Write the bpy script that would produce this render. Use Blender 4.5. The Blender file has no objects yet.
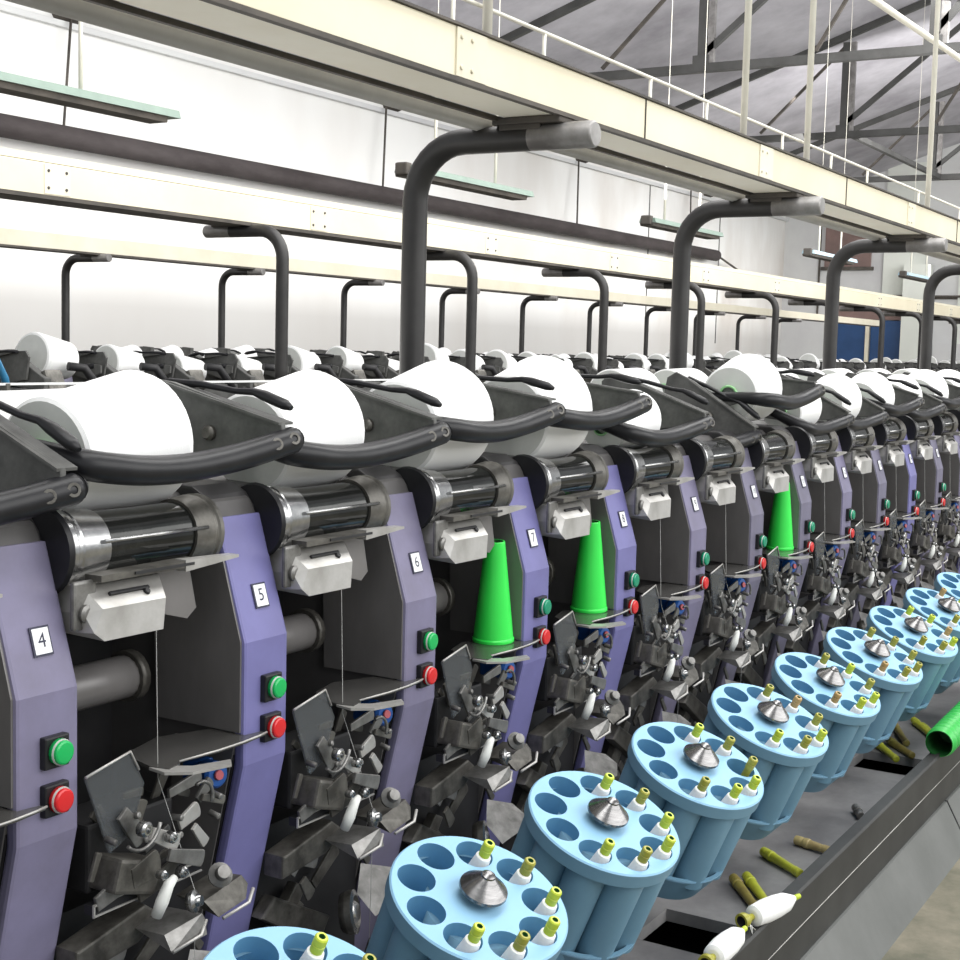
import bpy, bmesh, math, random
from mathutils import Vector, Matrix
random.seed(7)
SC = bpy.context.scene
COL = SC.collection
PI = math.pi

# ------------------------------------------------------------------ materials
def _nt(name):
    m = bpy.data.materials.new(name); m.use_nodes = True
    nt = m.node_tree
    return m, nt, nt.nodes['Principled BSDF']

def mat(name, col, rough=.5, metal=0., var=0., scale=12., col2=None, bump=0., bscale=60., spec=.5, stretch=(1, 1, 1), rvar=0.):
    """principled with noise-driven dirt / colour variation"""
    m, nt, b = _nt(name)
    b.inputs['Roughness'].default_value = rough
    b.inputs['Metallic'].default_value = metal
    b.inputs['Specular IOR Level'].default_value = spec
    c = (*col, 1)
    b.inputs['Base Color'].default_value = c
    if var or col2 or bump or rvar:
        tc = nt.nodes.new('ShaderNodeTexCoord'); mp = nt.nodes.new('ShaderNodeMapping')
        mp.inputs['Scale'].default_value = stretch
        nt.links.new(tc.outputs['Object'], mp.inputs['Vector'])
    if var or col2 or rvar:
        n = nt.nodes.new('ShaderNodeTexNoise'); n.inputs['Scale'].default_value = scale
        n.inputs['Detail'].default_value = 6; n.inputs['Roughness'].default_value = .65
        nt.links.new(mp.outputs[0], n.inputs['Vector'])
        r = nt.nodes.new('ShaderNodeValToRGB')
        r.color_ramp.elements[0].position = .35; r.color_ramp.elements[1].position = .68
        c2 = (*col2, 1) if col2 else (*[x * (1 - var) for x in col], 1)
        r.color_ramp.elements[0].color = c2; r.color_ramp.elements[1].color = c
        nt.links.new(n.outputs['Fac'], r.inputs[0]); nt.links.new(r.outputs[0], b.inputs['Base Color'])
        if rvar:
            mr = nt.nodes.new('ShaderNodeMapRange')
            mr.inputs['To Min'].default_value = max(0, rough - rvar); mr.inputs['To Max'].default_value = min(1, rough + rvar)
            nt.links.new(n.outputs['Fac'], mr.inputs[0]); nt.links.new(mr.outputs[0], b.inputs['Roughness'])
    if bump:
        n2 = nt.nodes.new('ShaderNodeTexNoise'); n2.inputs['Scale'].default_value = bscale; n2.inputs['Detail'].default_value = 4
        nt.links.new(mp.outputs[0], n2.inputs['Vector'])
        bp = nt.nodes.new('ShaderNodeBump'); bp.inputs['Strength'].default_value = bump; bp.inputs['Distance'].default_value = .01
        nt.links.new(n2.outputs['Fac'], bp.inputs['Height']); nt.links.new(bp.outputs[0], b.inputs['Normal'])
    return m

def clear_mat(name, col, alpha, rough=.15):
    m, nt, b = _nt(name)
    b.inputs['Base Color'].default_value = (*col, 1); b.inputs['Roughness'].default_value = rough
    b.inputs['Alpha'].default_value = alpha
    return m

M = {}
M['purple'] = mat('violet_blue_paint', (.185, .18, .395), .45, scale=9, col2=(.155, .148, .325), spec=.3)
M['purple_grey'] = mat('dusty_violet_paint', (.215, .20, .315), .48, scale=7, col2=(.16, .147, .215), spec=.35)
M['purple_dull'] = mat('faded_violet_paint', (.19, .18, .26), .5, scale=7, col2=(.13, .122, .165), spec=.3)
M['housing'] = mat('dark_housing_metal', (.105, .10, .10), .42, .1, scale=5, col2=(.065, .062, .062), rvar=.12)
M['housing_cap'] = mat('sooty_cap_paint', (.05, .048, .05), .5, .1, scale=16, col2=(.025, .024, .025), spec=.3)
M['dark'] = mat('black_interior', (.022, .021, .023), .6, scale=9, col2=(.010, .010, .011))
M['black'] = mat('black_plastic', (.010, .010, .012), .36, scale=22, col2=(.018, .018, .020), spec=.3)
M['plate'] = mat('dusty_grey_plate', (.155, .155, .148), .5, .1, scale=13, col2=(.065, .065, .062), spec=.35)
M['steel'] = mat('polished_steel', (.50, .50, .50), .20, .9, scale=20, col2=(.25, .25, .25), rvar=.1)
M['dullsteel'] = mat('dull_steel', (.30, .295, .285), .40, .6, scale=24, col2=(.10, .097, .092))
M['oldsteel'] = mat('oily_steel', (.17, .162, .145), .42, .45, scale=26, col2=(.045, .042, .037))
M['lightsteel'] = mat('brushed_pale_metal', (.50, .49, .475), .36, .4, scale=14, col2=(.32, .31, .29))
M['drum'] = mat('dark_glossy_drum', (.035, .036, .034), .12, .4, scale=18, col2=(.015, .016, .015))
M['yarn'] = mat('white_yarn', (.90, .90, .89), .85, bump=.12, bscale=220, spec=.1, stretch=(6, 1, 1))
M['yarn_end'] = mat('package_end_face', (.70, .71, .68), .9, var=.08, scale=30, spec=.1)
M['green'] = mat('green_cone_plastic', (.035, .80, .085), .32, var=.08, scale=6)
M['greentube'] = mat('pale_green_tube', (.30, .62, .28), .45, var=.15)
M['btn_green'] = mat('green_push_button', (.008, .42, .10), .25, var=.1)
M['btn_teal'] = mat('teal_push_button', (.006, .26, .14), .25, var=.1)
M['btn_red'] = mat('red_push_button', (.62, .018, .022), .25, var=.1)
M['ring'] = mat('pale_button_ring', (.45, .47, .44), .35, var=.1)
M['white'] = mat('white_number_plate', (.85, .86, .88), .4, var=.05)
M['ink'] = mat('black_ink', (.02, .02, .05), .5, var=.05)
M['bluecap'] = mat('blue_knob_plastic', (.012, .08, .31), .3, var=.25, scale=40)
M['redspot'] = mat('red_cap_dot', (.45, .10, .12), .4, var=.2)
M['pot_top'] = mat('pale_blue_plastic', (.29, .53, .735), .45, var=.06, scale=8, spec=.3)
M['pot'] = mat('shaded_blue_plastic', (.175, .325, .435), .45, scale=8, col2=(.15, .285, .39), spec=.3)  # same blue plastic, darkened to put the shade of the sides into the colour
M['pot_in'] = mat('pocket_blue_plastic', (.13, .33, .53), .5, var=.1, spec=.3)
M['spun'] = mat('spun_steel_knob', (.27, .265, .265), .24, .9, var=.45, scale=30, stretch=(1, 1, 8))
M['lime'] = mat('lime_bobbin_tip', (.58, .70, .045), .35, var=.2, scale=30)
M['olive'] = mat('olive_bobbin_tip', (.42, .40, .05), .4, var=.3, scale=30)
M['amber'] = mat('amber_bobbin_tip', (.52, .33, .12), .4, var=.2, scale=30)
M['limetube'] = mat('lime_bare_tube', (.56, .60, .05), .4, scale=26, col2=(.42, .44, .05))
M['olivetube'] = mat('olive_bare_tube', (.33, .29, .06), .45, scale=26, col2=(.20, .15, .05))
M['tantube'] = mat('tan_bare_tube', (.48, .40, .18), .4, scale=26, col2=(.30, .22, .10))
M['beam'] = mat('cream_beam_paint', (.80, .745, .58), .5, scale=2.2, col2=(.73, .665, .50), spec=.3)
M['beam_low'] = mat('pale_cream_paint', (.78, .74, .61), .55, scale=3, col2=(.70, .655, .52), spec=.3)
M['soffit'] = mat('rusty_dark_steel', (.11, .095, .08), .7, scale=8, col2=(.05, .045, .04))
M['post'] = mat('sooty_grey_steel', (.042, .040, .039), .45, .15, scale=5, col2=(.020, .019, .019), rvar=.1)
M['post_tip'] = mat('worn_pale_steel', (.34, .33, .32), .4, .4, scale=10, col2=(.17, .16, .155))
M['rod'] = mat('cream_rod_paint', (.88, .85, .74), .5, var=.1)
M['duct'] = mat('dusty_brown_duct', (.075, .065, .065), .75, scale=6, col2=(.045, .038, .038), stretch=(.3, 1, 1), spec=.2)
M['truss'] = mat('grey_truss_steel', (.075, .075, .073), .6, scale=4, col2=(.045, .045, .043))
M['lamp_green'] = mat('pale_green_lamp_case', (.22, .295, .25), .55, var=.15)
M['lamp_blue'] = mat('pale_blue_lamp_case', (.52, .70, .80), .45, var=.1)
M['tray'] = mat('dusty_tray_steel', (.30, .295, .295), .55, .05, scale=7, col2=(.17, .165, .17), rvar=.1)
M['trough'] = mat('dark_trough_steel', (.058, .059, .058), .5, .1, scale=6, col2=(.034, .034, .034), spec=.3)
M['skirt'] = mat('grey_skirt_sheet', (.155, .16, .155), .55, .05, scale=5, col2=(.115, .12, .115), spec=.3)
M['hose'] = mat('green_hose_plastic', (.05, .50, .09), .35, var=.15)
M['hose_in'] = mat('hose_inside_plastic', (.012, .10, .02), .5, var=.2)
M['door_blue'] = mat('dark_blue_door_paint', (.018, .075, .22), .5, scale=1.2, col2=(.010, .05, .15))
M['brown'] = mat('brown_boarding', (.24, .155, .14), .7, scale=2, col2=(.16, .11, .10))
M['cheek'] = mat('grey_inner_sheet', (.20, .19, .188), .34, .1, scale=6, col2=(.13, .124, .122), stretch=(1, 1, .4))
M['conduit'] = mat('pale_conduit_paint', (.52, .51, .49), .5, var=.15)
M['underside'] = mat('light_cream_underside', (.95, .92, .82), .6, scale=3, col2=(.88, .83, .70))  # lightened beyond the beam paint to stand in for missing bounced light
M['thread'] = mat('thin_yarn', (.55, .55, .53), .8, var=.05)
M['shield'] = clear_mat('clear_grey_acrylic', (.12, .13, .14), .38)
M['haze'] = mat('smoky_glossy_sheet', (.095, .092, .088), .22, .25, scale=14, col2=(.06, .058, .055))
M['backrail'] = mat('white_rail_paint', (.86, .87, .86), .4, var=.05)
M['bluetie'] = mat('blue_hose_plastic', (.03, .19, .36), .4, var=.2)

def wall_material():
    m, nt, b = _nt('whitewashed_plaster')
    b.inputs['Roughness'].default_value = .9; b.inputs['Specular IOR Level'].default_value = .1
    g = nt.nodes.new('ShaderNodeNewGeometry')
    sep = nt.nodes.new('ShaderNodeSeparateXYZ'); nt.links.new(g.outputs['Position'], sep.inputs[0])
    n = nt.nodes.new('ShaderNodeTexNoise'); n.inputs['Scale'].default_value = .9; n.inputs['Detail'].default_value = 7
    mp = nt.nodes.new('ShaderNodeMapping'); mp.inputs['Scale'].default_value = (1, 1, .45)
    nt.links.new(g.outputs['Position'], mp.inputs[0]); nt.links.new(mp.outputs[0], n.inputs['Vector'])
    # stains grow towards the far (damp) end of the hall
    mr = nt.nodes.new('ShaderNodeMapRange'); mr.inputs['From Min'].default_value = 9; mr.inputs['From Max'].default_value = 20
    mr.inputs['To Min'].default_value = .22; mr.inputs['To Max'].default_value = .8
    nt.links.new(sep.outputs['X'], mr.inputs[0])
    r = nt.nodes.new('ShaderNodeValToRGB'); r.color_ramp.elements[0].position = .42; r.color_ramp.elements[1].position = .72
    nt.links.new(n.outputs['Fac'], r.inputs[0])
    mul = nt.nodes.new('ShaderNodeMath'); mul.operation = 'MULTIPLY'
    nt.links.new(r.outputs[0], mul.inputs[0]); nt.links.new(mr.outputs[0], mul.inputs[1])
    mix = nt.nodes.new('ShaderNodeMix'); mix.data_type = 'RGBA'
    mix.inputs['A'].default_value = (.80, .80, .785, 1); mix.inputs['B'].default_value = (.50, .45, .40, 1)
    nt.links.new(mul.outputs[0], mix.inputs['Factor'])
    # soft grey shading of the lower wall, put into its colour
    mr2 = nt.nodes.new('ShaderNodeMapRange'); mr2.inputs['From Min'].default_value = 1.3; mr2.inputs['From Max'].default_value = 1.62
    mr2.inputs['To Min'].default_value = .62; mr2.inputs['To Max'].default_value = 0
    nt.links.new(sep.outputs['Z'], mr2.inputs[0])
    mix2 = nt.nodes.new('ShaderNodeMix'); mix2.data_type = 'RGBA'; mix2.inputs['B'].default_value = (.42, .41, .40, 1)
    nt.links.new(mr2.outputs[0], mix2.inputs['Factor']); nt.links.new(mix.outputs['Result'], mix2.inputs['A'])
    nt.links.new(mix2.outputs['Result'], b.inputs['Base Color'])
    return m
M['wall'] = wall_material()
M['panelwall'] = mat('pale_grey_wall_panel', (.66, .67, .66), .85, scale=.5, col2=(.54, .54, .55))
M['pilaster'] = mat('pale_green_pilaster', (.72, .75, .69), .85, scale=.6, col2=(.64, .66, .62))
M['roof'] = mat('mottled_grey_roof', (.56, .55, .59), .9, scale=.8, col2=(.33, .32, .35), spec=.1)
M['floor'] = mat('stained_concrete', (.25, .225, .175), .85, scale=7, col2=(.12, .12, .09), bump=.15, bscale=40, spec=.2)

# ------------------------------------------------------------------ mesh helpers
class MB:
    """collects shapes, builds one mesh"""
    def __init__(s, *mats):
        s.bm = bmesh.new(); s.mats = list(mats) or ['dark']
    def _fin(s, faces, mi, smooth):
        for f in faces:
            f.material_index = mi; f.smooth = smooth
    def box(s, c, d, mi=0, bev=0., rot=None):
        mt = Matrix.Translation(c)
        if rot is not None: mt = mt @ rot
        r = bmesh.ops.create_cube(s.bm, size=1, matrix=mt @ Matrix.Diagonal((*d, 1)))
        vs = set(r['verts']); fs = [f for f in s.bm.faces if all(v in vs for v in f.verts)]
        s._fin(fs, mi, False)
        if bev:
            es = list({e for f in fs for e in f.edges})
            q = bmesh.ops.bevel(s.bm, geom=es, offset=bev, segments=2, affect='EDGES', profile=.6)
            for f in q['faces']: f.material_index = mi
        return s
    def prism(s, poly, axis, a, b, mi=0, bev=0., smooth=False):
        """poly of 2D points; axis 'x': points are (y,z); 'z': (x,y); 'y': (x,z)"""
        def P(p, t):
            return {'x': (t, p[0], p[1]), 'y': (p[0], t, p[1]), 'z': (p[0], p[1], t)}[axis]
        va = [s.bm.verts.new(P(p, a)) for p in poly]; vb = [s.bm.verts.new(P(p, b)) for p in poly]
        n = len(poly); fs = []
        for i in range(n):
            fs.append(s.bm.faces.new((va[i], va[(i + 1) % n], vb[(i + 1) % n], vb[i])))
        caps = [s.bm.faces.new(va[::-1]), s.bm.faces.new(vb)]
        fs += caps
        bmesh.ops.recalc_face_normals(s.bm, faces=fs)
        s._fin(fs, mi, False)
        if bev:
            es = list({e for f in caps for e in f.edges})
            q = bmesh.ops.bevel(s.bm, geom=es, offset=bev, segments=2, affect='EDGES', profile=.6)
            for f in q['faces']: f.material_index = mi
            fs = [f for f in fs if f.is_valid]
        tri = [f for f in fs if f.is_valid and len(f.verts) > 4]
        if tri: bmesh.ops.triangulate(s.bm, faces=tri)
        return s
    def lathe(s, prof, c=(0, 0, 0), axis=(0, 0, 1), n=24, mi=0, mis=None, cap=True, smooth=True, sharp=True):
        """prof: list of (t along axis, radius)"""
        ax = Vector(axis).normalized(); q = Vector((0, 0, 1)).rotation_difference(ax); c = Vector(c)
        rings = []
        def ring(t, r):
            return [s.bm.verts.new(c + q @ Vector((r * math.cos(2 * PI * k / n), r * math.sin(2 * PI * k / n), t))) for k in range(n)]
        for i in range(len(prof) - 1):
            ra = ring(*prof[i]) if (sharp or i == 0) else rb
            rb = ring(*prof[i + 1])
            m_ = mis[i] if mis else mi
            for k in range(n):
                f = s.bm.faces.new((ra[k], ra[(k + 1) % n], rb[(k + 1) % n], rb[k])); f.material_index = m_; f.smooth = smooth
            rings.append((ra, rb))
        if cap:
            if prof[0][1] > 1e-5:
                f = s.bm.faces.new(rings[0][0][::-1]); f.material_index = mis[0] if mis else mi
            if prof[-1][1] > 1e-5:
                f = s.bm.faces.new(rings[-1][1]); f.material_index = mis[-1] if mis else mi
        return s
    def tube(s, pts, r, n=12, mi=0, cap=True, flat=None, mis=None):
        """round tube along pts; r number or list; flat=(vector,scale) squashes the section along that vector"""
        pts = [Vector(p) for p in pts]; m = len(pts)
        rs = r if isinstance(r, (list, tuple)) else [r] * m
        t0 = (pts[1] - pts[0]).normalized()
        up = Vector((0, 0, 1)) if abs(t0.z) < .9 else Vector((1, 0, 0))
        nrm = (up - up.dot(t0) * t0).normalized(); rings = []
        for i in range(m):
            t = ((pts[min(i + 1, m - 1)] - pts[i]).normalized() + (pts[i] - pts[max(i - 1, 0)]).normalized())
            t = t.normalized() if t.length > 1e-9 else t0
            nrm = (nrm - nrm.dot(t) * t).normalized(); bn = t.cross(nrm)
            ring = []
            for k in range(n):
                o = (nrm * math.cos(2 * PI * k / n) + bn * math.sin(2 * PI * k / n)) * rs[i]
                if flat: o = o - Vector(flat[0]) * (o.dot(Vector(flat[0])) * (1 - flat[1]))
                ring.append(s.bm.verts.new(pts[i] + o))
            rings.append(ring)
        for i in range(m - 1):
            for k in range(n):
                f = s.bm.faces.new((rings[i][k], rings[i][(k + 1) % n], rings[i + 1][(k + 1) % n], rings[i + 1][k]))
                f.smooth = True; f.material_index = mis[i] if mis else mi
        if cap:
            f = s.bm.faces.new(rings[0][::-1]); f.material_index = mis[0] if mis else mi
            f = s.bm.faces.new(rings[-1]); f.material_index = mis[-1] if mis else mi
        return s
    def bar(s, a, b, w, h, mi=0):
        """rectangular bar from a to b"""
        a = Vector(a); b = Vector(b); d = b - a
        q = Vector((1, 0, 0)).rotation_difference(d.normalized()).to_matrix().to_4x4()
        x = q @ Vector((1, 0, 0)); zz = Vector((0, 0, 1)); 
        yv = zz.cross(d.normalized())
        if yv.length < .05: yv = Vector((0, 1, 0))
        yv.normalize(); zv = d.normalized().cross(yv)
        R = Matrix((d.normalized(), yv, zv)).transposed().to_4x4()
        return s.box((a + b) / 2, (d.length, w, h), mi, 0, R)
    def hull(s, pts, mi=0):
        vs = [s.bm.verts.new(p) for p in pts]
        r = bmesh.ops.convex_hull(s.bm, input=vs)
        for g in r['geom']:
            if isinstance(g, bmesh.types.BMFace): g.material_index = mi
        junk = [v for v in r['geom_interior'] if isinstance(v, bmesh.types.BMVert)]
        if junk: bmesh.ops.delete(s.bm, geom=junk, context='VERTS')
        return s
    def quad(s, pts, mi=0):
        f = s.bm.faces.new([s.bm.verts.new(p) for p in pts]); f.material_index = mi
        return s
    def mesh(s, name):
        me = bpy.data.meshes.new(name); s.bm.normal_update(); s.bm.to_mesh(me); s.bm.free()
        for m in s.mats: me.materials.append(M[m])
        return me

def obj(name, mb, parent=None, loc=(0, 0, 0)):
    me = mb.mesh(name) if isinstance(mb, MB) else mb
    o = bpy.data.objects.new(name, me); COL.objects.link(o)
    o.location = loc; o.parent = parent
    return o
def tag(o, label, cat, group=None, kind=None):
    o['label'] = label; o['category'] = cat
    if group: o['group'] = group
    if kind: o['kind'] = kind
    return o
def thing(name, loc, label, cat, group=None, rotz=0.):
    o = bpy.data.objects.new(name, None); COL.objects.link(o)
    o.location = loc; o.rotation_euler = (0, 0, rotz); o.empty_display_size = .05
    return tag(o, label, cat, group)
def struct(name, mb, label=None):
    o = obj(name, mb); o['kind'] = 'structure'
    if label: o['label'] = label
    return o
def copy_tree(o, parent=None):
    c = o.copy(); COL.objects.link(c); c.parent = parent
    for ch in list(o.children): copy_tree(ch, c)
    return c
def recolour(o, m, slot=0):
    o.material_slots[slot].link = 'OBJECT'; o.material_slots[slot].material = M[m]
def find(o, name):
    for c in o.children:
        if c.name.split('.')[0] == name: return c
ORD = ['first', 'second', 'third', 'fourth', 'fifth', 'sixth', 'seventh', 'eighth', 'ninth', 'tenth', 'eleventh', 'twelfth', 'thirteenth', 'fourteenth', 'fifteenth', 'sixteenth', 'seventeenth', 'eighteenth', 'nineteenth', 'twentieth']
TENS = ['', '', 'twenty', 'thirty', 'forty', 'fifty']
def ordw(n):
    if n <= 20: return ORD[n - 1]
    t, u = divmod(n, 10)
    return {2: 'twentieth', 3: 'thirtieth', 4: 'fortieth', 5: 'fiftieth'}[t] if u == 0 else TENS[t] + '-' + ORD[u - 1]

# ------------------------------------------------------------------ room shell
XW, YW = 23.7, 7.5
ZE, SL = 3.52, .346            # eave height at the wall, roof slope
struct('floor', MB('floor').box((10, 1.5, -.05), (34, 17, .1)))
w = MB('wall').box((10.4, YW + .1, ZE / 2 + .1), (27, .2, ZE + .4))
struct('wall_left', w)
w = MB('panelwall', 'pilaster')
YR = -6.5
roofz = lambda y: ZE + SL * (YW - y)
poly = [(YW, 0), (YR, 0), (YR, roofz(YR) + .2), (YW, ZE + .2)]
w.prism(poly, 'x', XW, XW + .2)
w.box((XW - .03, 5.38, 3.2), (.05, .7, 2.2), 1)
for y in (4.3, 2.9): w.box((XW - .03, y, 2.3), (.06, .34, 4.6), 1)
struct('wall_back', w)
m_ = MB('soffit')
for y in (6.85, 3.9, 2.3, 1.1): m_.box((XW - .01, y, 2.9), (.03, .03, 2.4))
m_.box((XW - .01, 4.2, 2.05), (.03, 6.4, .03)); m_.box((XW - .01, 2.2, 4.02), (.03, 6, .05))
struct('trim_1', m_)
r = MB('roof')
r.prism([(YW + .25, ZE + .0), (YR, roofz(YR)), (YR, roofz(YR) + .06), (YW + .25, ZE + .06)], 'x', -3, XW + .2)
struct('ceiling', r)
# eave conduit strip along the wall top
struct('trim_2', MB('panelwall').box((13, YW - .035, 3.40), (21.4, .05, .045)))
# wall joints
m_ = MB('plate')
for x in (17.9, 20.6): m_.box((x, YW - .004, 2.3), (.02, .01, 2.2))
struct('trim_3', m_)
# dark blue double door with brown transom boarding at the far end
d = thing('door_1', (XW, 5.9, 0), 'dark blue double door at the far end of the hall', 'door'); d['kind'] = 'structure'
obj('door_leaf', MB('door_blue').box((-.05, .29, .84), (.06, .55, 1.66), 0, .01), d)
obj('door_leaf', MB('door_blue').box((-.05, -.29, .84), (.06, .55, 1.66), 0, .01), d)
obj('door_post', MB('beam_low').box((-.1, .03, .84), (.05, .06, 1.66)), d)
obj('transom', MB('brown').box((-.05, 0, 1.86), (.06, 1.2, .36), 0, .005), d)
w1 = thing('window_1', (XW, 6.35, 2.95), 'brown boarded opening high on the far wall', 'window'); w1['kind'] = 'structure'
obj('board', MB('brown').box((-.03, 0, 0), (.06, .8, .75), 0, .005), w1)
obj('frame', MB('soffit').box((-.05, 0, .40), (.08, .9, .06)).box((-.05, 0, -.40), (.08, .9, .06)), w1)
# pale column beside the door
struct('wall_right', MB('pilaster', 'panelwall').box((XW - .2, 5.1, 1.3), (.35, .4, 2.6)).box((XW - .1, 3.6, .65), (.2, 2.4, 1.3), 1))

# ------------------------------------------------------------------ roof trusses
for k, x in enumerate((7.03, 11.41, 15.71, 20.0)):
    t = thing('roof_truss', (x, YW, 3.52), ('%s grey steel roof truss counted from the left, spanning above the machines' % ordw(k + 1)), 'truss', 'steel roof trusses')
    L = YW + 4.0
    obj('bottom_chord', MB('truss').box((0, -L / 2, .08), (.08, L, .075)), t)
    obj('rafter', MB('truss').bar((0, 0, .06), (0, -L, SL * L - .06), .07, .07), t)
    prev = None
    for j in range(1, 5):
        yy = -(1.35 + 2.05 * j) if j > 0 else 0
        yy = -(YW - (6.15 - 2.05 * (j - 1)))
        zt = -yy * SL - .05
        obj('vertical_strut', MB('truss').box((0, yy, (zt + .1) / 2), (.06, .07, zt - .1)), t)
        obj('vertical_strut', MB('post_tip').box((0.0, yy - .085, (zt + .1) / 2), (.05, .06, zt - .1)), t)
        obj('gusset_plate', MB('truss').box((0, yy, .12), (.09, .15, .14)), t)
        if j > 1:
            obj('diagonal_strut', MB('truss').bar((0, yy + .05, .15), (0, yy - 2.0, (-yy + 2.05) * SL - .1), .05, .055), t)
            obj('diagonal_strut', MB('soffit').bar((0, yy + 1.0, .15), (0, yy, zt - .03), .03, .03), t)
    obj('wall_bracket', MB('soffit').hull([(-.22, 0, .1), (.22, 0, .1), (-.22, -.45, .1), (.22, -.45, .1), (-.1, 0, -.10), (.1, 0, -.10), (-.15, -.3, .02), (.15, -.3, .02)]), t)
tag(obj('roof_tie', MB('truss').bar((15.71, 4.0, 3.60), (20.0, 4.0, 3.60), .06, .06)), 'dark steel tie bar linking two trusses at the upper right', 'tie bar')
t = thing('hanging_floodlight', (19.6, 2.9, 3.72), 'small white floodlight by the truss at the right edge', 'lamp')
obj('shade', MB('white').lathe([(0, .20), (.05, .19), (.16, .10), (.20, .05)], (0, 0, 0), (.3, .1, 1), 20), t)
obj('bracket_arm', MB('white').tube([(0, .0, .05), (-.05, .25, -.05), (-.05, .5, -.08)], .035, 8), t)

# ------------------------------------------------------------------ wall duct + hangers
t = thing('ventilation_duct', (14, 7.3, 2.535), 'long dusty brown round duct hung along the whitewashed wall', 'duct')
obj('pipe', MB('duct').tube([(-10.5, 0, 0), (-3, 0, 0), (3, 0, 0), (6.0, 0, 0), (6.08, 0, 0)], [.085, .085, .085, .085, .05], 18), t)
for x in (6.85, 11.05, 15.33, 19.0):
    obj('hanger_rod', MB('soffit').tube([(x - 13.85, .10, .9), (x - 14, .02, .05)], .011, 6), t)
tag(obj('hanging_cable', MB('soffit').tube([(20.1, 7.3, 2.53), (21.6, 7.38, 2.30), (22.8, 7.42, 2.16), (23.55, 7.42, 2.10), (23.6, 5, 2.08), (23.6, 2, 2.08)], .018, 6)),
    'dark cable sagging from the duct end to the far wall', 'cable')
# fluorescent fittings
FX = [(1.6, 3.25, 1.89, 'lamp_green', 'nearest long pale green lamp fitting at the upper left'), (4.87, 6.06, 1.88, 'lamp_green', 'pale green lamp fitting behind the tallest bent post'),
      (7.7, 8.9, 1.885, 'lamp_green', 'pale green lamp fitting with a dark end, behind the second bent post'), (11.0, 12.25, 1.91, 'lamp_blue', 'pale blue lamp fitting near the far wall'),
      (14.1, 15.4, 1.9, 'lamp_blue', 'farthest thin lamp fitting behind the third bent post')]
for x0, x1, z, c, lab in FX:
    t = thing('lamp_fitting', ((x0 + x1) / 2, 2.9, z), lab, 'lamp', 'hanging lamp fittings')
    h = (x1 - x0) / 2
    obj('case', MB(c).prism([(-.06, -.004), (-.05, .026), (.05, .026), (.06, -.004)], 'x', -h, h), t)
    obj('reflector', MB('soffit').prism([(-.045, -.026), (-.05, -.004), (.05, -.004), (.045, -.026)], 'x', -h - .01, h - .06), t)
    obj('end_cap', MB('soffit').box((-h - .01, 0, .01), (.05, .07, .06), 0, .01), t)
    for s in (-.55, .45):
        obj('hanger_rod', MB('rod').tube([(s * h, 0, .03), (s * h, 0, .62)], .008, 6).tube([(s * h, 0, .61), (s * h, 0, roofz(2.9) - z + .02)], .0022, 5), t)

# ------------------------------------------------------------------ overhead beams
t = thing('overhead_beam', (6, .18, 1.438), 'large cream box beam nearest the viewer with a thin handrail on top', 'beam', 'cream overhead beams')
b = MB('beam', 'soffit')
b.box((0, 0, .040), (15, .118, .074), 0, .003)
for x in [-.155 + 1.27 * k for k in range(-2, 10)]:
    b.box((x - 6 + .42, -.0600, .04), (.0016, .003, .074), 1)
obj('box_section', b, t)
obj('top_flange', MB('soffit').box((0, 0, .079), (15, .128, .004)), t)
obj('bottom_flange', MB('soffit').box((0, -.058, .0), (15, .012, .007)).box((0, .062, -.002), (15, .008, .008)), t)
obj('soffit_strip', MB('underside').box((0, -.002, .001), (15, .10, .003)), t)
for k in range(-1, 9):
    x = 2.19 + 1.28 * k - 6
    m_ = MB('lightsteel')
    m_.box((x, -.0605, .04), (.085, .003, .070))
    for dx in (-.03, .0):
        for dz in (.018, .062): m_.lathe([(0, .004), (.003, .003)], (x + dx, -.062, dz), (0, -1, 0), 8)
    o = obj('splice_plate', m_, t); recolour(o, 'beam_low')
obj('handrail', MB('rod').tube([(-7, .03, .158), (7.4, .03, .158)], .0038, 8), t)
for k, x in enumerate([-.2, .2, .62, 1.0, 1.3, 1.75, 2.05, 2.55, 2.95, 3.3, 3.9, 4.5, 5.2]):
    obj('stanchion', MB('rod').tube([(x - 6, .03, .08), (x - 6, .03, .158)], .0035, 6), t)
# conduit tucked behind the beam
tag(obj('cable_conduit', MB('conduit').tube([(-1.2, .285, 1.435), (8.5, .285, 1.435)], .016, 8)), 'grey conduit running along the rear edge under the large cream beam', 'conduit')
for k, x in enumerate((1.072, 2.225, 2.68, 3.94)):
    tag(obj('hanger_rod', MB('rod').tube([(x, .19, 1.515), (x, .19, roofz(.19) + .02)], .0085, 8)), '%s cream hanger rod from the left, rising from the large cream beam to the roof' % ordw(k + 1), 'rod', 'cream hanger rods')
tag(obj('roof_conduit', MB('rod').tube([(2, .6, 2.33), (14, .6, 2.67)], .014, 8)), 'thin white pipe slanting across the roof at the top right', 'pipe')

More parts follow.
